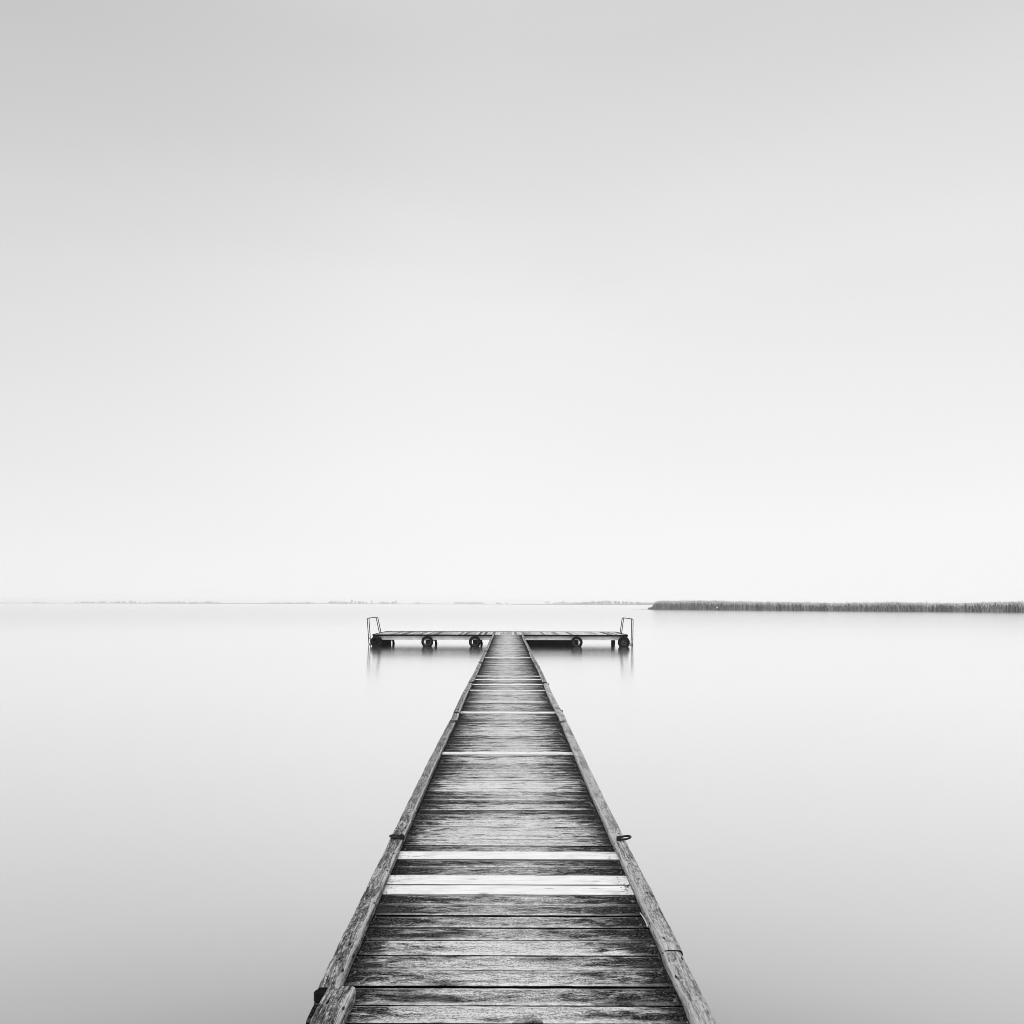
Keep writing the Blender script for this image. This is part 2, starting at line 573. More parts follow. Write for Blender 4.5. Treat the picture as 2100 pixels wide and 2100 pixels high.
def water_mat():
    """silky long-exposure lake: milky body under a reflection that fades as one looks more steeply down"""
    m = bpy.data.materials.new('milky_lake_water')
    m.use_nodes = True
    t = m.node_tree
    t.nodes.clear()
    out = t.nodes.new('ShaderNodeOutputMaterial')
    mix = t.nodes.new('ShaderNodeMixShader')
    dif = t.nodes.new('ShaderNodeBsdfDiffuse')
    glo = t.nodes.new('ShaderNodeBsdfAnisotropic')
    glo.distribution = 'MULTI_GGX'
    glo.inputs['Roughness'].default_value = .125
    glo.inputs['Color'].default_value = (.985, .985, .985, 1)
    co = t.nodes.new('ShaderNodeTexCoord').outputs['Object']
    murk = NOISE(t, SCALE(t, co, (.03, .06, 1)), 1.0, 3, .5)
    setcol(t, dif, MR(t, murk, .3, .7, .14, .16), 'Color')
    lw = t.nodes.new('ShaderNodeLayerWeight')
    lw.inputs['Blend'].default_value = .5
    st = M_(t, 'SUBTRACT', 1.0, lw.outputs['Facing'])          # sine of the angle to the surface
    fac = RAMP(t, st, [(0.0, 1.0), (.10, .975), (.18, .92), (.26, .85), (.34, .755), (.42, .60), (.49, .38), (.60, .22), (.8, .12), (1.0, .05)])
    t.links.new(fac, mix.inputs[0])
    t.links.new(dif.outputs[0], mix.inputs[1])
    t.links.new(glo.outputs[0], mix.inputs[2])
    t.links.new(mix.outputs[0], out.inputs['Surface'])
    rp = NOISE(t, SCALE(t, co, (.25, .9, 1)), 1.0, 3, .5)
    bp = t.nodes.new('ShaderNodeBump')
    bp.inputs['Strength'].default_value = .04
    bp.inputs['Distance'].default_value = .05
    t.links.new(rp, bp.inputs['Height'])
    t.links.new(bp.outputs[0], glo.inputs['Normal'])
    return m


# ------------------------------------------------------------------ water
S = 6000
w = link('water', [(-S, -S, WATER), (S, -S, WATER), (S, S, WATER), (-S, S, WATER)], [(0, 1, 2, 3)], water_mat())
tag(w, kind='structure')

# ------------------------------------------------------------------ far shore
rnd = random.Random(11)
M_SHORE = flat_mat('far_land', .07, .95, scale=.02)
M_FTREE = flat_mat('far_foliage', .05, .95, scale=.05)
mb = MB()
xs = np.linspace(-2900, 2900, 240)
rows = []
for i, x in enumerate(xs):
    y0 = 3000 + 60 * noise.noise(Vector((x * .0021, 0, 0)))
    h = 2.4 + 1.0 * noise.noise(Vector((x * .01, 3, 0)))
    rows.append([(x, y0, WATER - .3), (x, y0 + 4, WATER + h * .7), (x, y0 + 60, WATER + h), (x, y0 + 500, WATER + h + .5), (x, y0 + 520, WATER - .3)])
vs = [p for r in rows for p in r]
fs = [(i * 5 + k, (i + 1) * 5 + k, (i + 1) * 5 + k + 1, i * 5 + k + 1) for i in range(len(xs) - 1) for k in range(4)]
mb.add(vs, fs)
tag(mb.build('far_shore', M_SHORE), kind='structure')


def crown(mb, c, rx, ry, rz, n, s, rng, tone=.5):
    """cloud of leaf-clump triangles filling an uneven ellipsoid"""
    for _ in range(n):
        while True:
            d = Vector((rng.uniform(-1, 1), rng.uniform(-1, 1), rng.uniform(-1, 1)))
            if d.length < 1:
                break
        k = 1 + .25 * noise.noise(d * 2 + Vector(c) * .1)
        p = Vector((c[0] + d.x * rx * k, c[1] + d.y * ry * k, c[2] + d.z * rz * k))
        a = Vector((rng.uniform(-1, 1), rng.uniform(-1, 1), rng.uniform(-1, 1))).normalized() * s * rng.uniform(.6, 1.3)
        b_ = Vector((rng.uniform(-1, 1), rng.uniform(-1, 1), rng.uniform(-1, 1))).normalized() * s * rng.uniform(.6, 1.3)
        mb.add([p, p + a, p + b_], [(0, 1, 2)], tone=tone)


mb = MB()
DIST = 3040.0
clumps = [(60, 75, 1.6), (155, 195, 3.6), (208, 218, 4.6), (222, 245, 3.8), (250, 268, 4.8), (272, 275, 4), (297, 320, 3), (330, 378, 3.8),
          (380, 405, 3), (410, 440, 4.6), (550, 565, 2.6), (575, 595, 2.2), (605, 635, 2.6), (670, 690, 5.4), (692, 718, 4),
          (724, 746, 5.4), (773, 809, 4.6), (850, 856, 3.8), (929, 987, 4.6), (1018, 1023, 4), (1036, 1040, 4),
          (1135, 1186, 4.4), (1340, 1500, 5), (1500, 2100, 4)]
for a, b_, h in clumps:
    x = a
    while x < b_:
        wpx = rnd.uniform(2.5, 6)
        hh = h * rnd.uniform(.65, 1.05) * DIST / F
        cx = (x + wpx / 2 - 1041) * DIST / F
        r_ = wpx * DIST / F * .6
        crown(mb, (cx, DIST + rnd.uniform(0, 60), WATER + 1.5 + hh * .5), r_, r_, hh * .55, 55, 2.4, rnd)
        x += wpx * .75
# nearer, higher belt right of centre
D2 = 2400.0
x = 1186
M2 = MB()
while x < 1350:
    u = (x - 1186) / 149
    h = (3.6 + 4.6 * math.exp(-((u - .42) / .30) ** 2) + 1.2 * math.exp(-((u - .85) / .2) ** 2)) * D2 / F * rnd.uniform(.8, 1.06)
    r_ = 4.4 * D2 / F * .6
    crown(M2, ((x - 1041) * D2 / F, D2 + rnd.uniform(0, 60), WATER + .5 + h * .5), r_, r_, h * .55, 90, 2.0, rnd)
    x += 2.6
tag(mb.build('far_wood', M_FTREE), 'hazy broken line of trees on the far shore', 'trees', kind='stuff')
tag(M2.build('far_wood', M_FTREE), 'slightly darker rounded belt of far trees left of the reed bed', 'trees', kind='stuff')

# low land under the nearer belt
mb = MB()
pts = []
for i in range(30):
    u = i / 29
    px = 1050 + u * 330
    X = (px - 1041) * D2 / F
    pts += [(X, D2 - 15 + 5 * math.sin(u * 9), WATER - .2), (X, D2 + 60, WATER + 2.4 * min(1, u * 3 + .15)), (X, D2 + 160, WATER - .2)]
mb.add(pts, [(i * 3 + k, i * 3 + 3 + k, i * 3 + 4 + k, i * 3 + 1 + k) for i in range(29) for k in range(2)])
tag(mb.build('headland', M_SHORE), kind='structure')

M_TRUNK = flat_mat('far_trunk', .05, .9)


def far_tree(px, hpx, wpx, label, name='poplar_tree', group=None):
    X = (px - 1041) * DIST / F
    h = hpx * DIST / F
    r_ = wpx * DIST / F / 2
    e = empty(name, (X, DIST, WATER + 1.5), label, 'tree', group)
    a = MB()
    a.tube([(0, 0, -.5), (.1, 0, h * .3), (0, .1, h * .6)], [.6, .45, .2], 6)
    a.build('trunk', M_TRUNK, e)
    a = MB()
    crown(a, (0, 0, h * .56), r_, r_, h * .44, 260, 1.6, rnd)
    a.build('crown', M_FTREE, e)


far_tree(721.5, 9, 2.8, 'tallest narrow tree spike on the far shore, above the left bathing ladder', group='lone trees on the far shore')
far_tree(762.5, 7, 2.4, 'narrow far tree just right of the left bathing ladder', group='lone trees on the far shore')
far_tree(812, 6.8, 2.4, 'narrow far tree above the left part of the platform, rightmost of three spikes', group='lone trees on the far shore')
far_tree(1155.6, 7.5, 3.0, 'pointed far tree right of the round one, above the right half of the platform', group='lone trees on the far shore')
far_tree(1123.5, 6.2, 12.5, 'low round far tree standing alone above the right half of the platform', 'round_tree', 'lone trees on the far shore')

# ------------------------------------------------------------------ reed bed
rng = np.random.default_rng(5)
front = np.array([(50, 330), (58.0, 315), (72, 297), (107, 259), (149, 224), (205, 190), (260, 165)])
seg = np.linalg.norm(np.diff(front, axis=0), axis=1)
cum = np.concatenate([[0], np.cumsum(seg)])


def front_at(s):
    return np.interp(s, cum, front[:, 0]), np.interp(s, cum, front[:, 1])


def reed_mat():
    m, t, b = new_mat('reed')
    at = t.nodes.new('ShaderNodeAttribute')
    at.attribute_name = 'tone'
    setcol(t, b, at.outputs['Fac'])
    b.inputs['Roughness'].default_value = .8
    b.inputs['Specular IOR Level'].default_value = .1
    return m


M_REED = reed_mat()
NR = 52000
s = 15 + (cum[-1] - 15) * rng.random(NR) ** 1.0
s[:1500] = 20 + 6 * rng.random(1500)
dep = np.where(rng.random(NR) < .55, rng.random(NR) ** 1.5 * 5, rng.random(NR) * 26)
fx, fy = front_at(s)
wv = np.array([noise.noise(Vector((a * .35, 0, 0))) for a in s])
wv2 = np.array([noise.noise(Vector((a * .06, 7, 0))) for a in s])
nx, ny = .62, .78             # away from the lake, into the bed
bx = fx + nx * (dep + wv * 1.4)
by = fy + ny * (dep + wv * 1.4)
H = 2.45 + .28 * wv + .35 * wv2 + rng.normal(0, .24, NR)
H += np.interp(s, [0, 18, 40, 75], [.0, .5, .75, 0])
H *= np.interp(s, [8, 17.5, 19.5], [.06, .28, 1.0])
H = np.where(rng.random(NR) < .05, H * rng.uniform(1.05, 1.22, NR), H)
H = np.clip(H, .5, 4.3)
wid = rng.uniform(.035, .075, NR)
yaw = rng.uniform(0, math.pi, NR)
lx = rng.normal(0, .10, NR) * H + .05
ly = rng.normal(0, .06, NR) * H
dx, dy = np.cos(yaw) * wid, np.sin(yaw) * wid
z0 = np.full(NR, WATER - .05)
dens = np.clip(.5 + 1.3 * np.array([noise.noise(Vector((a * .22, 21, 0))) for a in s]), 0, 1)
tone = np.clip(.26 - .13 * dens + rng.normal(0, .07, NR), .03, .6)
V = np.zeros((NR, 12, 3))
# stem: quad
V[:, 0] = np.c_[bx - dx, by - dy, z0]
V[:, 1] = np.c_[bx + dx, by + dy, z0]
V[:, 2] = np.c_[bx + dx * .5 + lx, by + dy * .5 + ly, z0 + H * .86]
V[:, 3] = np.c_[bx - dx * .5 + lx, by - dy * .5 + ly, z0 + H * .86]
# plume
pw = wid * 1.8
px_, py_ = np.cos(yaw) * pw, np.sin(yaw) * pw
V[:, 4] = np.c_[bx + lx, by + ly, z0 + H * .64]
V[:, 5] = np.c_[bx + lx + px_, by + ly + py_, z0 + H * .88]
V[:, 6] = np.c_[bx + lx * 1.5, by + ly * 1.5, z0 + H * 1.03]
V[:, 7] = np.c_[bx + lx - px_ * .6, by + ly - py_ * .6, z0 + H * .82]
# two leaves
for k, (q, sgn) in enumerate(((.45, 1), (.65, -1))):
    yy = rng.uniform(0, 2 * math.pi, NR)
    L = rng.uniform(.3, .6, NR)
    V[:, 8 + 2 * k] = np.c_[bx + lx * q, by + ly * q, z0 + H * (q - .06)]
    V[:, 9 + 2 * k] = np.c_[bx + lx * q + np.cos(yy) * L * .5, by + ly * q + np.sin(yy) * L * .5, z0 + H * q + L * .7]
verts = V.reshape(-1, 3)
base = (np.arange(NR) * 12)[:, None]
quads = np.concatenate([base + np.array([0, 1, 2, 3]), base + np.array([4, 5, 6, 7])])
tris = np.concatenate([base + np.array([0, 8, 9]) * 0 + np.array([2, 8, 9]), base + np.array([3, 10, 11])])
faces = [tuple(q) for q in quads.tolist()] + [tuple(q) for q in tris.tolist()]
tt = np.zeros((NR, 12))
tt[:] = tone[:, None]
tt[:, 4:8] = np.clip(tone[:, None] * 1.3 + .30, 0, .75)
reed = link('reed_bed', verts.tolist(), faces, M_REED, tone=tt.ravel())
tag(reed, 'long grey bed of reeds standing in the lake at the right', 'reeds', kind='stuff')

# mud the reeds stand on, with a thin spit running out to the left
mb = MB()
rowsv = []
nseg_ = 60
for i in range(nseg_):
    ss = -4 + (cum[-1] + 4) * i / (nseg_ - 1)
    if ss < 0:
        x, y = 50 + ss * .9, 330 - ss * .9
    else:
        x, y = front_at(ss)
    hh = np.interp(ss, [-4, 0, 15, 40], [-.02, .02, .05, .12])
    dd = np.interp(ss, [-4, 0, 15], [.3, 1.0, 3.0])
    rowsv += [(x + .8, y + .9, WATER - .05), (x + 1.2, y + 1.4, WATER + hh), (x + nx * (dd + 26), y + ny * (dd + 26), WATER + hh), (x + nx * (dd + 30), y + ny * (dd + 30), WATER - .05)]
mb.add(rowsv, [(i * 4 + k, i * 4 + 4 + k, i * 4 + 5 + k, i * 4 + 1 + k) for i in range(nseg_ - 1) for k in range(3)])
tag(mb.build('mud_bank', flat_mat('wet_mud', .03, .8)), kind='structure')

# two stakes in front of the reeds
s1 = P(1450, 1251.5, WATER)
e = empty('stake', s1, 'dark forked stake standing before the reeds, left of the pale-topped one', 'stake')
a = MB()
a.tube([(0, 0, -.3), (.02, 0, .75), (.0, 0, 1.55)], [.09, .10, .12], 7)
a.tube([(.02, 0, .95), (-.14, 0, 1.35), (-.2, 0, 1.65)], [.09, .1, .07], 6)
a.build('post', M_BLOCK, e)
s2 = P(1470.5, 1251.8, WATER)
e = empty('stake', s2, 'dark stake with a pale rounded board, standing before the reeds', 'stake')
a = MB()
a.tube([(.12, 0, -.3), (.14, 0, .8), (-.02, 0, 1.65)], [.1, .11, .09], 7)
a.build('post', M_BLOCK, e)
a = MB()
ring_ = [(math.cos(q / 12 * 2 * math.pi) * .2 - .03 + .06 * math.sin(q / 12 * 2 * math.pi), math.sin(q / 12 * 2 * math.pi) * .34 + 1.02) for q in range(12)]
a.add([(x, -.16, z) for x, z in ring_] + [(x, -.12, z) for x, z in ring_],
      [tuple(range(12)), tuple(reversed(range(12, 24)))] + [(q, q + 12, (q + 1) % 12 + 12, (q + 1) % 12) for q in range(12)])
a.build('board', flat_mat('pale_board', .75, .7), e)

# ------------------------------------------------------------------ walkway
pier = empty('wooden_pier', (0, 0, 0), 'long straight walkway of weathered boards with low kerb beams on both sides', 'pier')
XL, XR = -.735, .742
prnd = random.Random(3)


def plank(mb, y0, y1, tone, rng, nseg=36, th=.042, xl=XL, xr=XR, z=0.0, rough=1.0, pale=False):
    """one board across the pier; y0 is its near edge"""
    su, sv = rng.uniform(0, 60), rng.uniform(0, 40)
    g0, g1 = rng.uniform(.002, .0055), rng.uniform(.002, .0055)
    if rng.random() < .18:
        g0 += .004
    if pale:
        g0 = g1 = .002
    skew = rng.uniform(-.0025, .0025)
    dz = z + rng.uniform(-.0025, .0025)
    tilt = rng.uniform(-.0022, .0022)
    cup = rng.uniform(-.0015, .002)
    xa, xb = xl + rng.uniform(-.012, .012), xr + rng.uniform(-.012, .012)
    prof = [(0, -th), (0, -.007), (.22, -.0028), (.6, -.0006), (1.2, 0)]
    w_ = y1 - y0
    vs, us, ws = [], [], []
    for i in range(nseg + 1):
        u = i / nseg
        x = xa + (xb - xa) * u
        j0 = rough * .0022 * noise.noise(Vector((x * 7, y0 * 31, 1))) + rough * .0012 * noise.noise(Vector((x * 26, y0 * 31, 5)))
        j1 = rough * .0022 * noise.noise(Vector((x * 7, y1 * 31 + 9, 2))) + rough * .0012 * noise.noise(Vector((x * 26, y1 * 31, 8)))
        ya = y0 + g0 + j0 + skew * (u - .5) * 2 * .3
        yb = y1 - g1 + j1 + skew * (u - .5) * 2 * .3
        zz_ = dz + .0012 * noise.noise(Vector((x * 3, y0 * 5, 3)))
        row = [(ya, zz_ - th), (ya, zz_ - .007), (ya + .003, zz_ - .0022), (ya + .008, zz_),
               (ya + (yb - ya) * .33, zz_ + cup), (ya + (yb - ya) * .66, zz_ + cup), (yb - .008, zz_), (yb - .003, zz_ - .0022), (yb, zz_ - .007), (yb, zz_ - th)]
        for k, (yy_, zk) in enumerate(row):
            t_ = (yy_ - ya) / (yb - ya)
            vs.append((x, yy_, zk + tilt * (t_ - .5) * 2))
            extra = -.04 if k == 0 else (.04 if k == 9 else 0)
            us.append((x + su, yy_ + extra + sv))
            ws.append((x, t_))
    fs = []
    for i in range(nseg):
        for k in range(10):
            k2 = (k + 1) % 10
            fs.append((i * 10 + k, (i + 1) * 10 + k, (i + 1) * 10 + k2, i * 10 + k2))
    fs.append(tuple(range(10)))
    fs.append(tuple(reversed([nseg * 10 + k for k in range(10)])))
    mb.add(vs, fs, us, ws, tone=tone)


near = [2.835, 2.962, 3.104, 3.244, 3.381, 3.527, 3.676, 3.806, 3.942, 4.087, 4.222, 4.364, 4.508, 4.648, 4.782, 4.912, 5.05, 5.195, 5.335, 5.478]
ys = list(near)
END = 38.46
while ys[0] > -1.4:
    ys.insert(0, ys[0] - .14 + prnd.uniform(-.003, .003))
pitch = .1405
while ys[-1] + pitch < END:
    ys.append(ys[-1] + pitch + prnd.uniform(-.004, .004))
ys[-1] = END
targets = [7.954, 10.974, 13.71, 14.76, 15.65, 16.39, 22.2]
pale_idx = set()
for k in range(len(ys) - 1):
    c = (ys[k] + ys[k + 1]) / 2
    if abs(ys[k] - 4.087) < .01 or abs(ys[k] - 4.222) < .01 or abs(ys[k] - 4.648) < .01:
        pale_idx.add(k)
for tg in targets:
    pale_idx.add(min(range(len(ys) - 1), key=lambda k: abs((ys[k] + ys[k + 1]) / 2 - tg)))
deck = MB()
for k in range(len(ys) - 1):
    a, b_ = ys[k], ys[k + 1]
    ns = 60 if a < 6 else (36 if a < 12 else 14)
    if k in pale_idx:
        q = MB()
        plank(q, a, b_, .9, prnd, ns, pale=True, rough=.4, z=.004)
        o = q.build('replacement_plank', M_PALE, pier)
        o['label'] = 'pale new board set among the dark weathered ones'
    else:
        tn = min(1, max(0, prnd.gauss(.47, .34 if a < 7 else (.20 if a < 14 else .15))))
        if 3.5 < a < 4.0 or 4.3 < a < 4.6:
            tn = .32
        if 4.9 < a < 5.2:
            tn = .85
        if a < 3.45:
            tn = .56 + .30 * (tn - .4)
        if a < 2.9:
            tn = .7
        plank(deck, a, b_, tn, prnd, ns)
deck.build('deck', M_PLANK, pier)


def beam(y0, y1, xo0, xi0, xo1, xi1, t, mat, seedv, inner_sign, z0=.002, chip=1.0):
    """kerb beam from y0 to y1; xo/xi are outer and inner x at the near (0) and far (1) end; inner_sign +1: inner side faces +x"""
    q = MB()
    n = max(8, int((y1 - y0) / (.045 if y0 < 9 else .25)))
    n = min(n, 150)
    vs, us, ws = [], [], []
    for i in range(n + 1):
        u = i / n
        y = y0 + (y1 - y0) * u
        xo = xo0 + (xo1 - xo0) * u
        xi = xi0 + (xi1 - xi0) * u
        a1 = chip * .0035 * noise.noise(Vector((y * 2.3, seedv, 1))) + chip * .003 * noise.noise(Vector((y * 11, seedv, 1)))
        a2 = chip * .0035 * noise.noise(Vector((y * 2.3, seedv, 9))) + chip * .003 * noise.noise(Vector((y * 11, seedv, 9)))
        bite = max(0, noise.noise(Vector((y * 3.1, seedv, 20))) - .25) * .045 * chip
        bow = .007 * math.sin(u * math.pi * 1.3 + seedv)
        xo += a1 + bow
        xi += a2 + bow
        endb = .003 * (1 if i in (0, n) else 0)
        tz = t + .0015 * noise.noise(Vector((y * 5, seedv, 4)))
        bt = bite * inner_sign
        prof = [(xo, 0), (xo, tz * .55), (xo + .004 * inner_sign, tz - .004 - endb), (xo + .012 * inner_sign, tz - endb),
                (xo + (xi - xo) * .5, tz + .001 - endb), (xi - .012 * inner_sign - bt, tz - endb), (xi - .004 * inner_sign - bt * .4, tz - .005 - endb),
                (xi, tz * .5), (xi - .003 * inner_sign, 0)]
        acc = 0
        pv = prof[0]
        for k, (x, z) in enumerate(prof):
            acc += math.hypot(x - pv[0], z - pv[1])
            pv = (x, z)
            vs.append((x, y, z0 + z))
            us.append((y + seedv * 3, acc + seedv))
            ws.append((y, [0, 0, 0, .05, .45, .80, 1, .35, .3][k]))
    P_ = 9
    fs = []
    for i in range(n):
        for k in range(P_):
            k2 = (k + 1) % P_
            f = (i * P_ + k, i * P_ + k2, (i + 1) * P_ + k2, (i + 1) * P_ + k)
            fs.append(f if inner_sign > 0 else tuple(reversed(f)))
    q.add(vs, fs, us, ws)
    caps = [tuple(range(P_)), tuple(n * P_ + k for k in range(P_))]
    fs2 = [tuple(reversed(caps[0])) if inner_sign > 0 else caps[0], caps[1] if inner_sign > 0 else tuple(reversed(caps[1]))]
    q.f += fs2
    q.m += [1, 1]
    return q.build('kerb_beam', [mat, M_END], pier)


TB = .044
# left row of beams: near one lies further in and overlaps, so boards' ends show outside it
lj = [(-1.4, 3.0), (3.0, 9.70), (9.72, 10.6), (10.61, 14.45), (14.46, 19.2), (19.21, 24.1), (24.11, 29.0), (29.01, 33.8), (33.81, 38.4)]
for k, (a, b_) in enumerate(lj):
    if k == 0:
        beam(a, 2.985, -.722, -.618, -.700, -.592, .058, M_BEAM_L, 2.7, 1, chip=1.8)
    else:
        j = prnd.uniform(-.010, .008)
        j2 = prnd.uniform(-.010, .008)
        beam(a + .004, b_ - .004, -.742 + j, -.655 + j, -.742 + j2, -.655 + j2, TB + prnd.uniform(-.004, .004), M_BEAM_L, 5.1 + k * 3.3, 1)
rj = [(-1.4, 3.33), (3.331, 9.54), (9.55, 11.0), (11.01, 14.5), (14.51, 19.1), (19.11, 24.2), (24.21, 29.0), (29.01, 33.9), (33.91, 38.4)]
for k, (a, b_) in enumerate(rj):
    j = prnd.uniform(-.008, .008)
    j2 = prnd.uniform(-.010, .010)
    if k < 2:
        j = j2 = 0
    beam(a + .001, b_ - .002, .749 + j, .662 + j, .749 + j2, .662 + j2, TB + prnd.uniform(-.003, .003), M_BEAM_R if k < 4 else M_BEAM_L, 50.3 + k * 2.9, -1)

# added black plate: painted shade over the left beam's end face
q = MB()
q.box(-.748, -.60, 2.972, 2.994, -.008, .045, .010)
q.build('beam_end_shade', M_END, pier)

# stringers and piles
for sx in (-.62, .0, .62):
    q = MB()
    q.box(sx - .05, sx + .05, -1.4, 38.45, -.235, -.048, .004)
    q.build('stringer', M_UNDER, pier)
for k in range(9):
    y = .05 + 4.83 * k
    q = MB()
    q.box(-.76, .76, y - .07, y + .07, -.37, -.24, .006)
    q.build('cross_beam', M_UNDER, pier)
    for sx in (-.56, .56):
        q = MB()
        q.tube([(sx, y, -.372), (sx, y, -2.6)], .085, 12)
        q.build('pile', M_UNDER, pier)
# bolt heads poking out at the sides
for (px, py, sgn) in ((1152.5, 1457, 1), (1105, 1366, 1), (1118, 1402, 1)):
    p = P(px, py, .03)
    q = MB()
    q.tube([(.735 * sgn, p.y, .022), (.775 * sgn, p.y, .022)], .013, 8)
    q.build('bolt', M_IRON, pier)


def mooring_ring(side, y, mat, tilt=.5, shape='open', stand=0.0, cx_=.706, rr=.034):
    """iron ring through an eye bolt, flopped over on the kerb beam"""
    q = MB()
    pts = []
    for i in range(25):
        an = i / 24 * 2 * math.pi
        a = rr * 1.15 * math.cos(an)
        b_ = rr * math.sin(an) * (1.0 if shape == 'open' else .75)
        pts.append((side * (cx_ + a * math.cos(tilt * .35)), y + b_ * .9, TB + .014 + (rr - a * side * .0 + a) * math.sin(tilt) * .22 + stand))
    q.tube(pts, .0065, 8, cap=False)
    o = q.build('mooring_ring', mat, pier, smooth=True)
    e = MB()
    ex = side * (cx_ - .036)
    e.box(ex - .014, ex + .014, y - .015, y + .012, TB - .002, TB + .012, .004)
    ep = [(ex + .011 * math.cos(k / 12 * 2 * math.pi) * side, y - .002, TB + .017 + .012 * math.sin(k / 12 * 2 * math.pi)) for k in range(13)]
    e.tube(ep, .005, 6, cap=False)
    e.build('eye_bolt', mat, o)
    return o


mooring_ring(1, 4.87, M_IRON, .9, cx_=.732)
o = mooring_ring(-1, 4.90, M_IRON, .3, 'flat')
q = MB()
q.box(-.738, -.700, 4.878, 4.922, TB, TB + .018, .004)
q.build('clasp', M_IRON, o)
mooring_ring(1, 9.68, M_STEEL, .9, cx_=.680, rr=.033)
mooring_ring(-1, 9.72, M_STEEL, .9, cx_=.682, rr=.033)
mooring_ring(1, 14.5, M_IRON, .4, cx_=.695, rr=.03)
mooring_ring(-1, 14.55, M_IRON, .4, cx_=.690, rr=.03)
for yy in (19.35, 24.2):
    mooring_ring(1, yy, M_IRON, .5, cx_=.69, rr=.03)
    mooring_ring(-1, yy, M_IRON, .5, cx_=.69, rr=.03)

# ------------------------------------------------------------------ cross platform at the end
PX0, PX1, PY0, PY1 = -6.66, 5.93, 38.5, 42.5
plat = empty('pier_platform', (0, 40.5, 0), 'wide low board platform across the far end of the walkway', 'platform')


def pl(o):
    o.location = (0, -40.5, 0)
    return o


dk = MB()
x = PX0
while x < PX1 - .02:
    wv_ = min(.14 + prnd.uniform(-.004, .004), PX1 - x)
    mid_ = -.62 < x < .62
    tn = min(1, max(0, prnd.gauss(.5, .3)))
    if x > 1 and prnd.random() < .35:
        tn = 1.0
    z = prnd.uniform(-.004, .003)
    ya = PY0 + .004 + prnd.uniform(0, .012)
    yb = PY1 - prnd.uniform(0, .012)
    n = 8
    vs, us, ws = [], [], []
    su, sv = prnd.uniform(0, 50), prnd.uniform(0, 50)
    for i in range(n + 1):
        y = ya + (yb - ya) * i / n
        for (a, zk) in ((.002, -.04), (.002, -.005), (.007, 0), (wv_ - .007, 0), (wv_ - .002, -.005), (wv_ - .002, -.04)):
            vs.append((x + a, y, z + zk))
            us.append((y + su, a + sv))
            ws.append((.2, a / wv_))
    fs = [(i * 6 + k, i * 6 + (k + 1) % 6, (i + 1) * 6 + (k + 1) % 6, (i + 1) * 6 + k) for i in range(n) for k in range(6)]
    fs += [tuple(reversed(range(6))), tuple(n * 6 + k for k in range(6))]
    dk.add(vs, fs, us, ws, tone=tn)
    x += wv_
pl(dk.build('deck', M_PLANK, plat))
# dark edge strips around the deck
for nm, (a, b_, c, d, z0_, z1_) in {'f': (PX0 - .03, PX1 + .03, PY0 - .05, PY0, -.072, .012),
                                    'r': (PX0 - .03, PX1 + .03, PY1, PY1 + .05, -.072, .022),
                                    'l': (PX0 - .05, PX0 - .001, PY0 + .001, PY1 - .001, -.072, .014),
                                    'e': (PX1 + .001, PX1 + .05, PY0 + .001, PY1 - .001, -.072, .014)}.items():
    q = MB()
    if nm == 'f':   # ragged, so broken into lengths; leaves the walkway mouth free
        for (u0, u1) in ((a, -3.1), (-3.096, -.76), (.765, 3.3), (3.304, b_)):
            q = MB()
            q.box(u0, u1, c, d, z0_, z1_ + prnd.uniform(-.008, .003), .006)
            pl(q.build('edge_board', M_BLOCK, plat))
    else:
        q.box(a, b_, c, d, z0_, z1_, .006)
        pl(q.build('edge_board', M_BLOCK, plat))
# pale steel beams carrying the deck
for (a, b_, c, d) in ((PX0 + .12, -.80, PY0 + .02, PY0 + .12), (.80, PX1 - .1, PY0 + .02, PY0 + .12), (PX0 + .12, PX1 - .1, PY1 - .14, PY1 - .04)):
    q = MB()
    # channel: web with two flanges
    q.box(a, b_, c + .03, d, -.262, -.075, .003)
    q.box(a, b_, c, c + .028, -.262, -.247, .002)
    q.box(a, b_, c, c + .028, -.090, -.076, .002)
    for xx in (-2.95, -2.86, 2.4):
        if a < xx < b_:
            q.box(xx, xx + .02, c + .012, c + .029, -.246, -.091, .002)
    pl(q.build('steel_beam', M_FASCIA, plat))
for k in range(13):
    xx = PX0 + .25 + k * (PX1 - PX0 - .5) / 12
    q = MB()
    q.box(xx - .04, xx + .04, PY0 + .13, PY1 - .15, -.22, -.045, .003)
    pl(q.build('joist', M_BLOCK, plat))
# corner brackets
for sx, xx in ((-1, PX0 + .04), (1, PX1 - .04)):
    q = MB()
    q.box(xx - .06, xx + .06, PY0 - .02, PY0 + .06, -.20, -.074, .01)
    pl(q.build('corner_bracket', M_BLOCK, plat))

TX = [-6.48, -3.97, -1.62, 3.41, 5.74]
for i, xx in enumerate(TX):
    q = MB()
    cx = xx + (.03 if i == 2 else 0)
    q.tube([(cx, PY0 + .42, -.265), (cx, PY0 + .42, -2.6)], .15, 20)
    pl(q.build('pile', M_PILE, plat, smooth=True))
    if i in (0, 3, 4):
        q = MB()
        q.tube([(xx, 42.2, -.265), (xx, 42.2, -2.6)], .11, 14)
        pl(q.build('pile', M_BLOCK, plat))
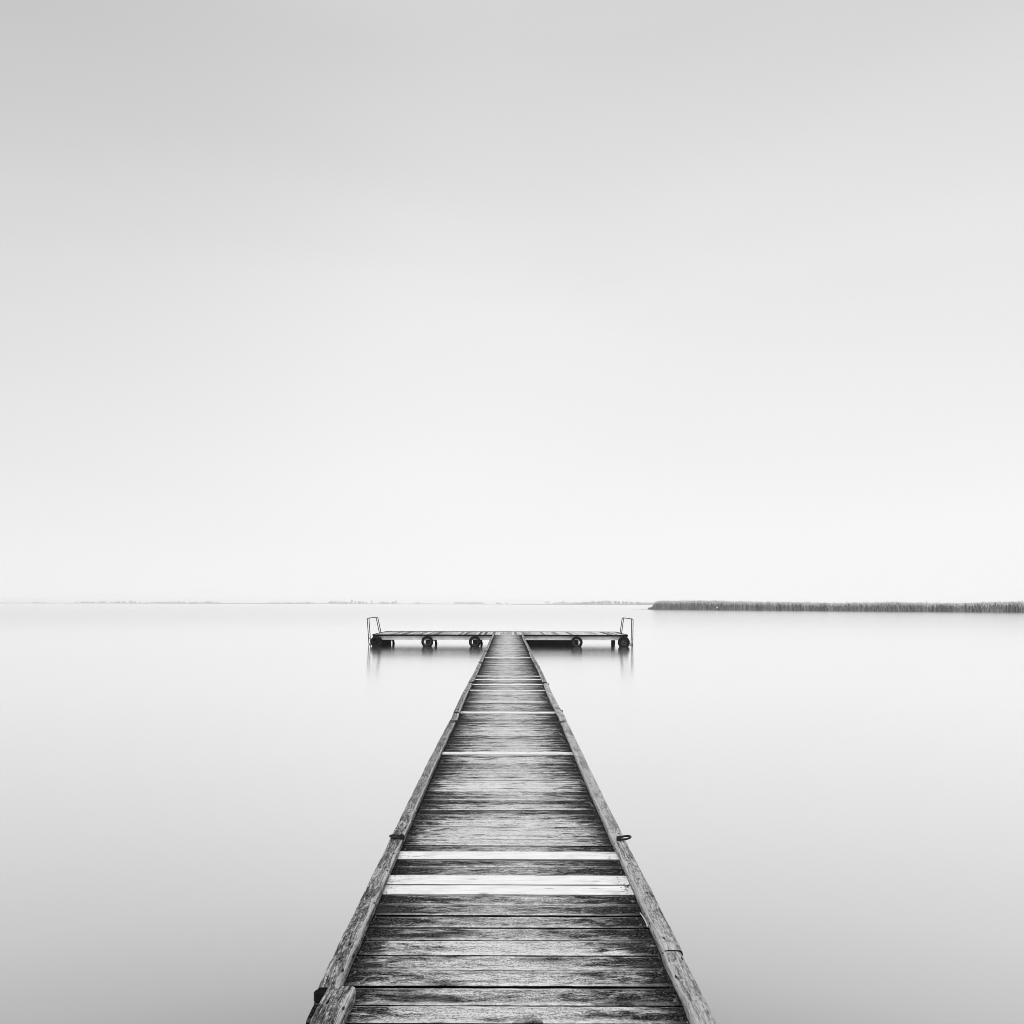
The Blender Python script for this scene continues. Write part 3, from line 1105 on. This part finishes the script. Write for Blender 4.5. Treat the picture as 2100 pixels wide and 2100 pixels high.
# wide dark bearer at the left end, slim fender posts seen beside three of the piles
q = MB()
q.box(-6.62, -5.90, 38.95, 39.35, -2.4, -.262, .02)
pl(q.build('support_block', M_BLOCK, plat))
for px in (806.5, 893.8, 987):
    Y = 40.6
    cx = (px - 1041) * Y / F
    q = MB()
    q.tube([(cx - .02, Y, -.42), (cx + .015, Y, -.50), (cx + .015, Y, -.62), (cx, Y, -2.4)], [.045, .062, .066, .066], 10)
    vs = []
    for yy_ in (Y - .07, Y + .07):
        vs += [(cx - .05, yy_, -.262), (cx + .085, yy_, -.262), (cx + .045, yy_, -.43), (cx - .15, yy_, -.39), (cx - .15, yy_, -.37)]
    q.add(vs, [(0, 4, 3, 2, 1), (5, 6, 7, 8, 9), (0, 1, 6, 5), (1, 2, 7, 6), (2, 3, 8, 7), (3, 4, 9, 8), (4, 0, 5, 9)])
    pl(q.build('fender_post', M_BLOCK, plat))
# heavy dark crib under the platform right of the walkway
q = MB()
for zz0 in (-.42, -.58, -.74):
    q.box(-.7, 2.96, 38.85, 39.25, zz0 - .0, zz0 + .157, .006)
q.box(-.7, 2.9, 39.26, 41.6, -.9, -.27, .02)
pl(q.build('timber_crib', M_BLOCK, plat))
q = MB()
q.box(2.99, 3.35, 38.95, 39.3, -2.2, -.262, .02)
pl(q.build('support_block', M_BLOCK, plat))

# ------------------------------------------------------------------ tyre fenders
def tyre_mesh():
    q = MB()
    ro, ri, hw = .298, .165, .10
    prof = [(ri, -hw * .75), (ri + .012, -hw * .95), (ri + .05, -hw), (ro - .035, -hw * .92), (ro - .008, -hw * .72),
            (ro, -hw * .35), (ro, hw * .35), (ro - .008, hw * .72), (ro - .035, hw * .92), (ro - .0, hw * .9),
            (ri + .05, hw), (ri + .012, hw * .95), (ri, hw * .75), (ri + .02, hw * .5), (ro - .05, hw * .45), (ro - .05, -hw * .45), (ri + .02, -hw * .5)]
    prof[9] = (ro - .05, hw * .97)
    n = 44
    P_ = len(prof)
    vs, fs = [], []
    for i in range(n):
        an = 2 * math.pi * i / n
        for k, (r_, y) in enumerate(prof):
            rr = r_ - (.006 if (k in (4, 5, 6, 7) and i % 2) else 0)
            vs.append((math.cos(an) * rr, y, math.sin(an) * rr))
    for i in range(n):
        for k in range(P_):
            k2, i2 = (k + 1) % P_, (i + 1) % n
            fs.append((i * P_ + k, i2 * P_ + k, i2 * P_ + k2, i * P_ + k2))
    # raised bead line on the sidewalls
    q.add(vs, fs)
    for rr in (.215, .25):
        q.tube([(math.cos(k / 40 * 2 * math.pi) * rr, -hw * .99, math.sin(k / 40 * 2 * math.pi) * rr) for k in range(41)], .004, 6, cap=False)
    return q


tlabels = ['solid black tyre fender at the platform\'s left end, beside the left ladder',
           'black tyre fender with a slit of light, second from the platform\'s left end',
           'black tyre fender hanging just left of the walkway',
           'black tyre fender at the right edge of the dark timber crib',
           'black tyre fender at the platform\'s right end, beside the right ladder']
src = None
for i, xx in enumerate(TX):
    zc = -.352 if xx < 0 else -.362
    if src is None:
        src = tyre_mesh().build('tyre_fender', M_RUBBER)
        o = src
    else:
        o = src.copy()
        C.objects.link(o)
    o.location = (xx, PY0 - .16, zc)
    o.rotation_euler = (R(prnd.uniform(-3, 3)), prnd.uniform(0, 6), R(prnd.uniform(-6, 6)))
    tag(o, tlabels[i], 'tyre', 'tyre fenders hung along the front of the platform')
    if i in (0, 4):   # these two still sit on their wheels
        q = MB()
        vs, fs = [], []
        rr_ = [.0, .05, .055, .12, .15, .172]
        yy_ = [-.03, -.03, .0, .02, -.02, -.055]
        for r2, y2_ in zip(rr_, yy_):
            for k2 in range(28):
                an = k2 / 28 * 2 * math.pi
                vs.append((math.cos(an) * r2, y2_, math.sin(an) * r2))
        for a2 in range(5):
            for k2 in range(28):
                fs.append((a2 * 28 + k2, a2 * 28 + (k2 + 1) % 28, (a2 + 1) * 28 + (k2 + 1) % 28, (a2 + 1) * 28 + k2))
        q.add(vs, fs)
        q.build('wheel_rim', M_BLOCK if i == 0 else M_RIM2, o, smooth=True)
    else:             # bare steel rims left in the tyre
        q = MB()
        vs, fs = [], []
        prof_ = [(.185, -.098), (.170, -.092), (.160, -.06), (.150, .0), (.160, .06), (.172, .05), (.166, .0), (.174, -.06)]
        for k2 in range(32):
            an = k2 / 32 * 2 * math.pi
            vs += [(math.cos(an) * r2, y2_, math.sin(an) * r2) for r2, y2_ in prof_]
        fs = [(k2 * 8 + a2, ((k2 + 1) % 32) * 8 + a2, ((k2 + 1) % 32) * 8 + (a2 + 1) % 8, k2 * 8 + (a2 + 1) % 8) for k2 in range(32) for a2 in range(8)]
        q.add(vs, fs)
        q.build('wheel_rim', M_RIM, o, smooth=True)
    # rope up to the deck edge
    q = MB()
    q.tube([(0, .05, .19), (.01, .06, .26), (0, .09, .33)], .012, 6)
    r_ = q.build('rope', M_BLOCK, o)
    r_.rotation_euler = (0, -o.rotation_euler.y, 0)

# ------------------------------------------------------------------ bathing ladders
def ladder(sgn, base, top_in, top_out, bot, y1, y2, label):
    e = empty('bathing_ladder', (bot[0], (y1 + y2) / 2, WATER), label, 'ladder', 'steel bathing ladders at the platform ends')
    off = Vector(e.location)

    def rail(y):
        q = MB()
        pts = [Vector((base[0], y, base[1])), Vector((top_in[0], y, top_in[1])), Vector((top_out[0], y, top_out[1])), Vector((bot[0], y, bot[1]))]
        out = [pts[0]]
        for i in (1, 2):
            a = (pts[i - 1] - pts[i]).normalized() * .07
            b_ = (pts[i + 1] - pts[i]).normalized() * .07
            for k in range(7):
                t_ = k / 6
                p0, p1, p2 = pts[i] + a, pts[i], pts[i] + b_
                out.append(p0 * (1 - t_) ** 2 + p1 * 2 * t_ * (1 - t_) + p2 * t_ ** 2)
        out.append(pts[3])
        q.tube([p - off for p in out], .021, 10)
        return q.build('handrail', M_STEEL, e, smooth=True)
    rail(y1)
    rail(y2)

    def xat(z):
        t_ = (z - top_out[1]) / (bot[1] - top_out[1])
        return top_out[0] + (bot[0] - top_out[0]) * t_
    for z in (-.28, -.555, -.83, -1.1):
        q = MB()
        q.tube([Vector((xat(z), y1, z)) - off, Vector((xat(z), y2, z)) - off], .018, 8)
        q.build('rung', M_STEEL, e)
    for y in (y1, y2):
        q = MB()
        q.tube([Vector((xat(-.53), y, -.53)) - off, Vector((sgn * (abs(base[0]) + .02), y, -.53)) - off], .014, 8)
        q.tube([Vector((sgn * (abs(base[0]) + .02), y, -.53)) - off, Vector((sgn * (abs(base[0]) + .02), y, -.05)) - off], .014, 8)
        q.build('strut', M_STEEL, e)
    for y in (y1, y2):
        q = MB()
        q.box(base[0] - off.x - .05, base[0] - off.x + .05, y - off.y - .05, y - off.y + .05, .004 - off.z, .018 - off.z, .004)
        q.build('foot_plate', M_STEEL, e)


ladder(-1, (-6.60, .005), (-6.78, .835), (-7.235, .775), (-7.09, -1.3), 39.95, 40.45,
       'thin steel bathing ladder at the platform\'s left end')
ladder(1, (5.86, .005), (5.975, .825), (6.46, .765), (6.43, -1.3), 39.95, 40.45,
       'thin steel bathing ladder at the platform\'s right end')

# ------------------------------------------------------------------ litter on the walkway
q = MB()
q.tube([(.650, 3.82, .010), (.655, 3.77, .012), (.659, 3.71, .010), (.660, 3.685, .007)], [.0022, .003, .003, .0025], 7)
q.tube([(.660, 3.678, .008), (.658, 3.665, .007)], [.0045, .004], 6)
tag(q.build('twig', flat_mat('pale_twig', .62, .6)), 'short pale bent twig lying on the boards against the right kerb', 'twig')
q = MB()
q.tube([(-.565, 3.165, .006), (-.575, 3.145, .012), (-.592, 3.115, .005)], [.002, .005, .006], 6)
tag(q.build('twig', flat_mat('dark_twig', .12, .8)), 'stubby dark twig on the boards near the bottom left kerb', 'twig')

# dry grass blades growing from the joints beside the kerbs
q = MB()
gr = random.Random(8)
spots = [(.64, 9.0, 3), (.64, 8.6, 3), (.65, 12.4, 4), (.645, 14.0, 3), (-.645, 12.3, 3), (.65, 6.6, 3), (.655, 5.9, 3), (.64, 17, 3), (.655, 7.3, 3)]
for (x, y, n) in spots:
    for _ in range(n):
        s_ = 1 if x > 0 else -1
        L = gr.uniform(.06, .17)
        ang = gr.uniform(-.9, .9)
        p0 = Vector((x + gr.uniform(-.01, .01), y + gr.uniform(-.05, .05), 0))
        d_ = Vector((-s_ * math.cos(ang), math.sin(ang), 0))
        p1 = p0 + d_ * L * .5 + Vector((0, 0, L * .35))
        p2 = p0 + d_ * L + Vector((0, 0, L * .3))
        wd = Vector((-d_.y, d_.x, 0)) * .0022
        q.add([p0 - wd, p0 + wd, p1 + wd, p1 - wd, p2], [(0, 1, 2, 3), (3, 2, 4)])
tag(q.build('dry_grass', flat_mat('straw', .6, .8)), 'few dry grass blades sprouting beside the kerb beams', 'grass', kind='stuff')

# crumbs of bark and leaf along the kerbs
q = MB()
for _ in range(5200):
    right_side = gr.random() < .72
    y = 2.6 + gr.random() ** 1.6 * 14
    off_ = abs(gr.gauss(0, .028)) + .001
    x = (.658 - off_) if right_side else (-.652 + off_ * .6)
    if not right_side and y < 3.0:
        continue
    s_ = gr.uniform(.0015, .007) * (2.2 if gr.random() < .12 else 1)
    p = Vector((x, y, .003 + gr.uniform(0, .004)))
    a = Vector((gr.uniform(-1, 1), gr.uniform(-1, 1), gr.uniform(-.4, .5))) * s_
    b_ = Vector((gr.uniform(-1, 1), gr.uniform(-1, 1), gr.uniform(-.4, .5))) * s_
    c = Vector((gr.uniform(-1, 1), gr.uniform(-1, 1), gr.uniform(0, .8))) * s_
    q.add([p, p + a, p + b_, p + c], [(0, 1, 2), (0, 1, 3), (1, 2, 3), (0, 2, 3)], tone=gr.choice((.02, .04, .05, .08, .12, .12 if s_ > .006 else .4)))
tag(q.build('leaf_litter', M_REED), 'crumbs of bark and leaf gathered along the kerbs', 'litter', kind='stuff')

# ------------------------------------------------------------------ haze
hz = MB()
hz.box(-6400, 6400, -6400, 6400, WATER - 1.0, 19.0)
ho = hz.build('haze', bpy.data.materials.new('haze_air'))
ho['kind'] = 'stuff'
hm = ho.data.materials[0]
hm.use_nodes = True
ht = hm.node_tree
ht.nodes.clear()
hv = ht.nodes.new('ShaderNodeVolumePrincipled')
hv.inputs['Color'].default_value = (1, 1, 1, 1)
hv.inputs['Density'].default_value = 3.3e-4
hv.inputs['Anisotropy'].default_value = -.35
hout = ht.nodes.new('ShaderNodeOutputMaterial')
ht.links.new(hv.outputs[0], hout.inputs['Volume'])
